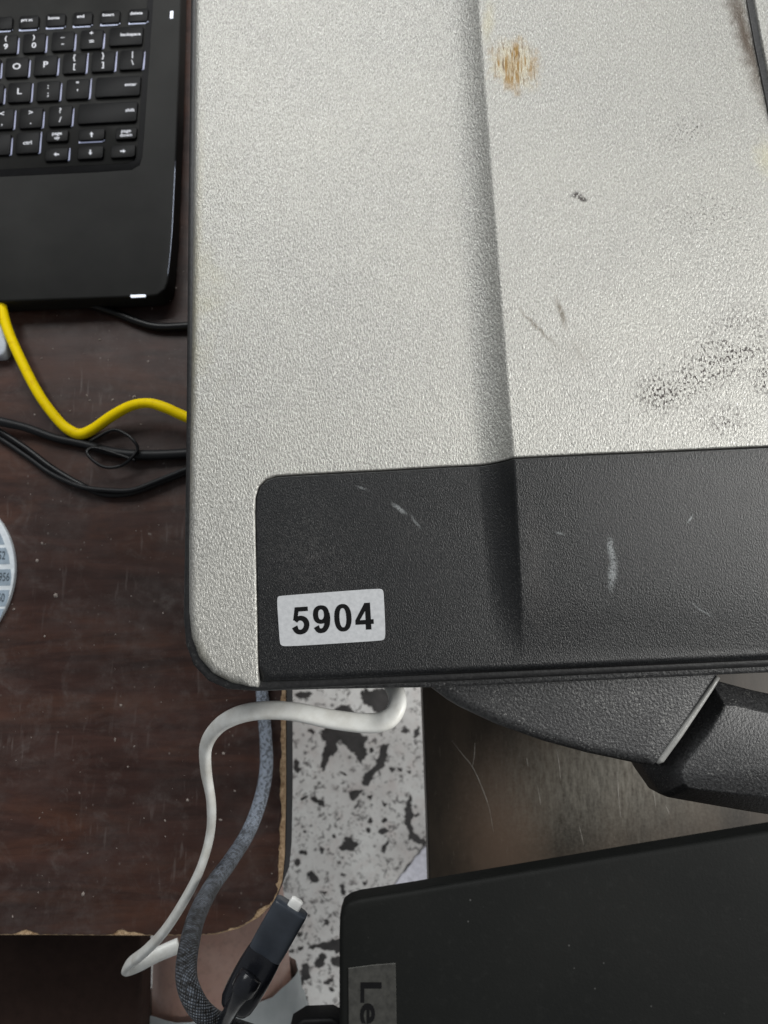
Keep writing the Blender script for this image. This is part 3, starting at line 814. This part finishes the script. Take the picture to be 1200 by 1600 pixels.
for cx, cy, s in ((4, 36, ''), (45, 34, 'prt sc'), (87, 31, 'home'), (129, 28.5, 'end'), (172, 26, 'insert'), (216, 23.5, 'delete')):
    key(cx, cy, 30, 20, ((s, -3, -3, 4.6),) if s else (), 'b')
for cx, cy, a, b in ((9, 69, '(', '9'), (53, 67, ')', '0'), (98, 64, '_', '-'), (143, 61, '+', '=')):
    key(cx, cy, 35, 30, ((a, 0, -9, 7), (b, 0, 4, 8.5)), 'r')
key(197, 56, 52, 29, (('backspace', 7, -2, 4.6),), '')
for cx, cy, ls in ((-18, 107, (('I', 0, 0, 9),)), (26, 105, (('O', 0, -1, 9.5),)), (71, 102, (('P', 0, -1, 9.5),)), (116, 99, (('{', 0, -9, 8), ('[', 0, 5, 8))), (161, 96, (('}', 0, -9, 8), (']', 0, 5, 8))), (205, 93, (('|', 2, -8, 8), ('\\', 2, 5, 8)))):
    key(cx, cy, 36, 31, ls, 'r')
for cx, cy, ls in ((-13, 147, (('K', 0, 0, 9),)), (30, 144, (('L', 0, -1, 9.5),)), (75, 142, ((':', 0, -7, 8), (';', 0, 5, 8))), (121, 139, (('"', 0, -7, 8), ("'", 0, 5, 8)))):
    key(cx, cy, 36, 31, ls, 'r')
key(184, 135, 70, 31, (('enter', 20, -2, 5),), '')
for cx, cy, ls in ((3, 186, (('<', 0, -8, 8), (',', 0, 6, 8))), (48, 184, (('>', 0, -8, 8), ('.', 0, 6, 8))), (94, 181, (('?', 0, -8, 8), ('/', 0, 6, 8)))):
    key(cx, cy, 36, 32, ls, 'r')
key(168, 176, 92, 31, (('shift', 35, -2, 5),), '')
for cx, cy, ls in ((-2, 226, (('alt', -6, 0, 6),)), (43, 223, (('ctrl', 0, 0, 6),))):
    key(cx, cy, 36, 33, ls, 'r')
key(89, 212, 34, 18, (('page', 0, -3.5, 5), ('up', 0, 3, 5)), '')
key(143, 210, 40, 18, (), 'b', arrow=90)
key(197, 208, 33, 18, (('page', 0, -3.5, 5), ('down', 0, 3, 5)), '')
key(88, 241, 36, 20, (), 'r', arrow=180)
key(141, 238, 40, 20, (), '', arrow=270)
key(192, 236, 38, 20, (), '', arrow=0)
def led(px, z, name='led'):
    obj(name, prism([P(x, y, z) for x, y in px], z, .0006, .0001, 1), LED, lap, smooth=False)
led([(266, 17.5), (270.5, 17), (270, 28), (265.5, 28.5)], ZK + .0004)
led([(204, 460.8), (226, 459.8), (228, 461), (227, 463.6), (205, 464.8), (203.5, 463)], ZK + .0001)
# screen half out of view above
sc = [P(x, y, ZK) for x, y in ((284, -150), (-420, -150), (-420, -190), (284, -190))]
obj('hinge', prism(sc, ZK + .006, .012, .003, 3), DECK, lap, angle=.8)

# ------------------------------------------------------------------ soft black laptop, bottom right
ZN = 0.215
sof = empty('soft_black_laptop', P(900, 1500, 0), 'matte black closed laptop with a grey name tag near its corner', 'laptop')
ln = [(532, 2300), (531, 1700), (530, 1600), (530, 1460), (531, 1432), (536, 1418), (546, 1410), (562, 1405), (640, 1393), (800, 1366), (1000, 1332), (1200, 1299), (1700, 1217), (1700, 2300)]
obj('lid', prism(zpx(ln, ZN, .004), ZN, .008, .0014, 4), SOFT, sof, angle=.8)
obj('base', prism(zpx([(x + 5, y + 5) for x, y in ln], ZN - .0085), ZN - .0085, .011, .001, 2), KEYWELL, sof, angle=.8)
obj('stand', prism([P(x, y, ZN - .02) for x, y in ((700, 1860), (1500, 1860), (1500, 2290), (700, 2290))], ZN - .02, ZN - .0202, .002, 2), RUBBER, sof, angle=.8)
tg = [(544, 1513), (580, 1508), (618, 1505), (619, 1560), (622, 1760), (546, 1760)]
tagp = obj('name_tag', prism([P(x, y, ZN + .0003) for x, y in tg], ZN + .0003, .0004, .0001, 1), TAGM, sof, smooth=False)
text('Lenovo', 578, 1531, ZN + .00036, 33, INK, tagp, math.radians(-90), 1.42, .00016, name='lettering', align='LEFT')
obj('dongle', prism(chaikin(resample([P(x, y, ZN - .008) for x, y in ((452, 1594), (540, 1591), (540, 1700), (456, 1700))], .008), 1), ZN - .008, .008, .0012, 3), KEYB, sof, angle=.8)

# ------------------------------------------------------------------ cables
def cable(name, px, radius, mat, label, cat='cable', n=14, flat=1.0, twist=None, power=2.0, group=None, parent=None, step=8):
    """px: (photo x, photo y, height)"""
    pts = [P(x, y, z) for x, y, z in px]
    path = catmull(pts, step)
    rr = interp(radius, len(path)) if isinstance(radius, list) else [radius] * len(path)
    tw = interp(twist, len(path)) if twist else None
    bm = sweep(path, rr, n, flat, tw, power)
    o = obj(name, bm, mat, parent, loc=None if parent else pts[0])
    if parent is None: tag(o, label, cat, group)
    return o
yc = empty('yellow_cable', P(100, 670, 0), 'bright yellow network cable bending across the wooden table', 'cable')
cable('jacket', [(-14, 400, .012), (2, 476, .011), (12, 515, .010), (35, 567, .009), (62, 618, .008), (92, 658, .006), (112, 674, .005), (128, 678, .0045), (148, 669, .006), (175, 650, .010), (205, 634, .014), (232, 630, .016), (258, 637, .016), (300, 655, .013), (400, 690, .008)],
      [.0031, .0031, .0031, .0031, .0031, .0031, .0033, .0034, .0033, .0033, .0031, .0030, .0032, .0032, .0032], YELLOW, None, parent=yc, n=16)
obj('plug', box_bm(P(-2, 470.5, .010), .010, .0035, .006, 0, .0008), OLIVE, yc)
cable('black_cable', [(60, 455, .004), (100, 474, .004), (138, 476, .003), (175, 487, .003), (215, 503, .003), (250, 511, .003), (310, 508, .004), (400, 500, .004)], .0026, BLACK_CABLE, 'black cable running from under the open laptop toward the silver lid')
cable('black_cable', [(-60, 640, .012), (-10, 656, .009), (40, 668, .006), (85, 684, .004), (130, 694, .003), (180, 707, .005), (230, 711, .005), (300, 708, .004), (380, 700, .004)], [.0032, .0030, .0026, .0026, .0026, .0030, .0032, .0032, .0030], BLACK_SOFT, 'thick black cable passing just below the bend of the yellow cable')
cable('black_cable', [(-60, 640, .004), (-10, 668, .004), (40, 700, .003), (80, 730, .003), (120, 754, .003), (158, 771, .003), (195, 772, .003), (230, 762, .003), (262, 749, .003), (310, 733, .003), (400, 720, .003)], .0019, BLACK_CABLE, 'thin black cable sagging in the lowest curve on the table')
cable('black_cable', [(-60, 652, .003), (-5, 682, .003), (40, 712, .003), (80, 740, .003), (125, 760, .0055), (165, 766, .0055), (205, 766, .006), (240, 754, .006), (270, 742, .006), (310, 728, .006), (400, 712, .006)], .0016, BLACK_SOFT, 'thin black cable lying against the lowest sagging black cable')
cable('wire_loop', [(140, 690, .010), (175, 672, .010), (196, 678, .011), (210, 690, .011), (215, 702, .010), (205, 716, .010), (188, 728, .008), (165, 730, .009), (146, 720, .010), (136, 706, .010), (150, 700, .008), (190, 712, .007), (212, 720, .006)], .0010, BLACK_CABLE, 'shiny thin black wire loop beneath the yellow cable bend', 'wire')
# braided grey cable
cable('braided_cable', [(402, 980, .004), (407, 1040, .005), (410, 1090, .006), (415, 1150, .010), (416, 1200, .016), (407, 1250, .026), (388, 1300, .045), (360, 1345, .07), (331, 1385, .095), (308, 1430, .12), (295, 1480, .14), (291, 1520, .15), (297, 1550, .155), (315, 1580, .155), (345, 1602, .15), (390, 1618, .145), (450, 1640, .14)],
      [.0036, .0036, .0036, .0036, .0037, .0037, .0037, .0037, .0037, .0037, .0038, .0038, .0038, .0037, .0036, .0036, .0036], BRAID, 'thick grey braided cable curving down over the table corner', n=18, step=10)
# white cable
cable('white_cable', [(560, 1000, .115), (598, 1048, .135), (618, 1080, .150), (620, 1104, .155), (605, 1124, .156), (575, 1130, .154), (520, 1124, .152), (460, 1112, .150), (410, 1110, .146), (370, 1118, .140), (340, 1136, .130), (322, 1165, .118), (322, 1205, .108), (330, 1255, .100), (328, 1305, .092), (312, 1360, .088), (285, 1412, .080), (255, 1457, .068), (225, 1488, .052), (203, 1505, .038), (199, 1514, .032), (215, 1508, .030), (245, 1492, .030), (280, 1477, .028)],
      [.0034, .0034, .0034, .0036, .0038, .0037, .0037, .0037, .0038, .0036, .0032, .0030, .0031, .0032, .0031, .0030, .0030, .0030, .0031, .0032, .0033, .0036, .0038, .0040], WHITE_CABLE, 'white cable looping from under the laptop and over the table edge', n=18, flat=.62, power=2.6,
      twist=[0, 0, 0, .2, .3, .2, .1, 0, 0, .3, .7, 1.0, .9, .5, .3, .3, .3, .3, .2, .2, 0, 0, 0, 0], step=8)

# cable plug near the bottom edge: oval boot, flat shoulder, white tip
zc = .155
plg = empty('cable_plug', P(410, 1500, zc), 'dark grey cable plug with a white tip beside the braided cable', 'plug')
ax = (P(456, 1416, zc + .006) - P(374, 1560, zc)); axn = ax.normalized()
lo = P(374, 1560, zc)
def tube_along(fr, radii, flat, power, twist=0.0, flats=None):
    pts = [lo + ax * f for f in fr]
    return sweep(pts, radii, 28, flats or flat, [twist] * len(pts), power)
k = PX(410, 1490, zc)
obj('plug_body', tube_along([.50, .52, .6, .8, .97, .995, 1.0], [27 * k, 27.5 * k, 28 * k, 28 * k, 28 * k, 27.5 * k, 26 * k], .46, 4.5), PLUG, plg, angle=.9)
obj('plug_boot', tube_along([-.10, -.08, -.02, .08, .2, .33, .44, .505], [16 * k, 23 * k, 27 * k, 29 * k, 29.5 * k, 29.5 * k, 28.5 * k, 27.4 * k], .62, 2.8, 0, [.75, .85, .95, .98, .92, .74, .56, .46]), PLUG_DARK, plg, angle=1.2)
tip0 = P(460, 1415, zc + .006)
obj('plug_tip', sweep([tip0 - axn * .002, tip0 + axn * .0008, tip0 + axn * .0022, tip0 + axn * .0026], [10.5 * k, 10.5 * k, 10 * k, 7 * k], 16, .5, None, 4), PLUG_TIP, plg, angle=.9)
cable('cord', [(392, 1528, zc + .0145), (380, 1546, zc + .0145), (368, 1566, zc + .011), (356, 1588, zc + .001), (340, 1616, zc - .012), (320, 1660, zc - .03)], [.0034, .0033, .0026, .0026, .0026, .0026], PLUG_DARK, None, parent=plg)
cable('cord_collar', [(393, 1524, zc + .0140), (386, 1535, zc + .0145), (379, 1547, zc + .0140)], [.0040, .0042, .0040], PLUG_DARK, None, parent=plg)

# ------------------------------------------------------------------ label disc and grey piece at the left edge
zd = .003
disc = empty('label_disc', P(-117, 900, 0), 'round white disc printed with rows of small grey number labels', 'label disc')
cc = P(-117, 900, zd); RR = 139 * PX(-60, 900, zd)
ring = [cc + Vector((math.cos(a) * RR * 1.0, math.sin(a) * RR * 1.0, 0)) for a in (2 * math.pi * i / 96 for i in range(96))]
obj('disc', prism(ring, zd, .0028, .0004, 2), DISC, disc, angle=.9)
r2 = 134.5
for (yc_, s) in ((838, '5948'), (868.5, '5952'), (902, '5956'), (934.5, '5960'), (964, '5964')):
    y0, y1 = yc_ - 12.8, yc_ + 12.8
    def xr(y): return -117 + math.sqrt(max(0, r2 * r2 - (y - 900) ** 2))
    pts = [(-34, y0 + 1), (min(xr(y0), 17.5) - 1, y0), (min(xr(yc_), 19), yc_), (min(xr(y1), 17.5) - 1, y1), (-34, y1 + 1)]
    if pts[1][0] < -30 or pts[3][0] < -30: continue
    lb = obj('number_label', prism([P(x, y, zd + .0002) for x, y in pts], zd + .0002, .0002, .00004, 1), LABEL, disc, smooth=False)
    xe = min(min(xr(y0), xr(y1)), 19) - 1.5
    text(s, xe, yc_, zd + .00024, 13.5, LINK, lb, math.radians(1), .62, .00009, name='number', align='RIGHT')
gp_ = [(-60, 490), (0, 506), (6, 518), (10, 536), (8, 548), (2, 555), (-60, 560)]
tag(obj('plastic_piece', prism(chaikin(resample([P(x, y, .008) for x, y in gp_], .004), 1), .008, .0078, .0015, 3), GREYP, None, loc=P(-20, 530, 0), angle=.9), 'pale grey rounded plastic piece at the edge behind the yellow cable', 'plastic piece')

# ------------------------------------------------------------------ seated person's bare knee in white shorts below the table
per = empty('person', P(330, 1560, ZF), 'seated person in white shorts with a bare knee below the table edge', 'person')
def grow(verts, edges, radii, name, mat, parent, sub=2):
    me = bpy.data.meshes.new(name)
    off = root_loc(parent)
    me.from_pydata([tuple(Vector(v) - off) for v in verts], edges, [])
    me.materials.append(mat)
    o = bpy.data.objects.new(name, me); link(o, parent)
    md = o.modifiers.new('skin', 'SKIN'); md.use_smooth_shade = True
    for i, r in enumerate(radii):
        me.skin_vertices[0].data[i].radius = (r, r) if not isinstance(r, tuple) else r
    me.skin_vertices[0].data[0].use_root = True
    sb = o.modifiers.new('sub', 'SUBSURF'); sb.levels = sb.render_levels = sub
    return o
zt, zl = -.115, -.168
def under(px, py): return Vector((*P(px, py, zt).xy, zl))
thigh0, thigh1, thigh2, knee = under(350, 2150), under(335, 1780), under(321, 1600), under(318, 1410)
sh1 = knee + Vector((-.012, .035, -.06)); sh2 = sh1 + Vector((-.07, .01, -.20)); ank = Vector((sh2.x - .07, sh2.y - .005, ZF + .09))
heel = ank + Vector((0, -.03, -.055)); ball = ank + Vector((-.005, .12, -.066))
V = [thigh0, thigh1, thigh2, knee, sh1, sh2, ank, ball]
E = [(0, 1), (1, 2), (2, 3), (3, 4), (4, 5), (5, 6), (6, 7)]
Rr = [.066, .061, .056, .053, .048, .044, .033, (.030, .018)]
V.append(heel); E.append((6, 8)); Rr.append(.030)
for i in range(5):
    t1 = ball + Vector((-.036 + .017 * i, .035 + .004 * (2 - abs(i - 1)), -.004)); t2 = t1 + Vector((0, .022 - .003 * i, -.003))
    n0 = len(V); V += [t1, t2]; E += [(7, n0), (n0, n0 + 1)]; Rr += [.009 if i else .012, .008 if i else .011]
grow(V, E, Rr, 'body', SKIN, per)
# shorts leg: a loose cloth tube whose hem is open
hem = under(320, 1590)
path = catmull([thigh0, thigh1, (thigh1 + hem) / 2, hem], 8)
bm = sweep(path, interp([.078, .070, .063, .0575], len(path)), 36, .98, cap=False)
for v in bm.verts:
    v.co += Vector((random.uniform(-1, 1), random.uniform(-1, 1), random.uniform(-1, 1))) * .0012
obj('shorts', bm, CLOTH, per)

# ------------------------------------------------------------------ lettering becomes plain mesh
dg = bpy.context.evaluated_depsgraph_get()
for o in [o for o in scene.objects if o.type == 'FONT']:
    me = bpy.data.meshes.new_from_object(o.evaluated_get(dg))
    n = bpy.data.objects.new('print_mesh', me)
    n.parent = o.parent; n.location = o.location; n.rotation_euler = o.rotation_euler; n.scale = o.scale
    COL.objects.link(n)
    nm = o.name.split('.')[0]
    bpy.data.objects.remove(o)
    n.name = nm
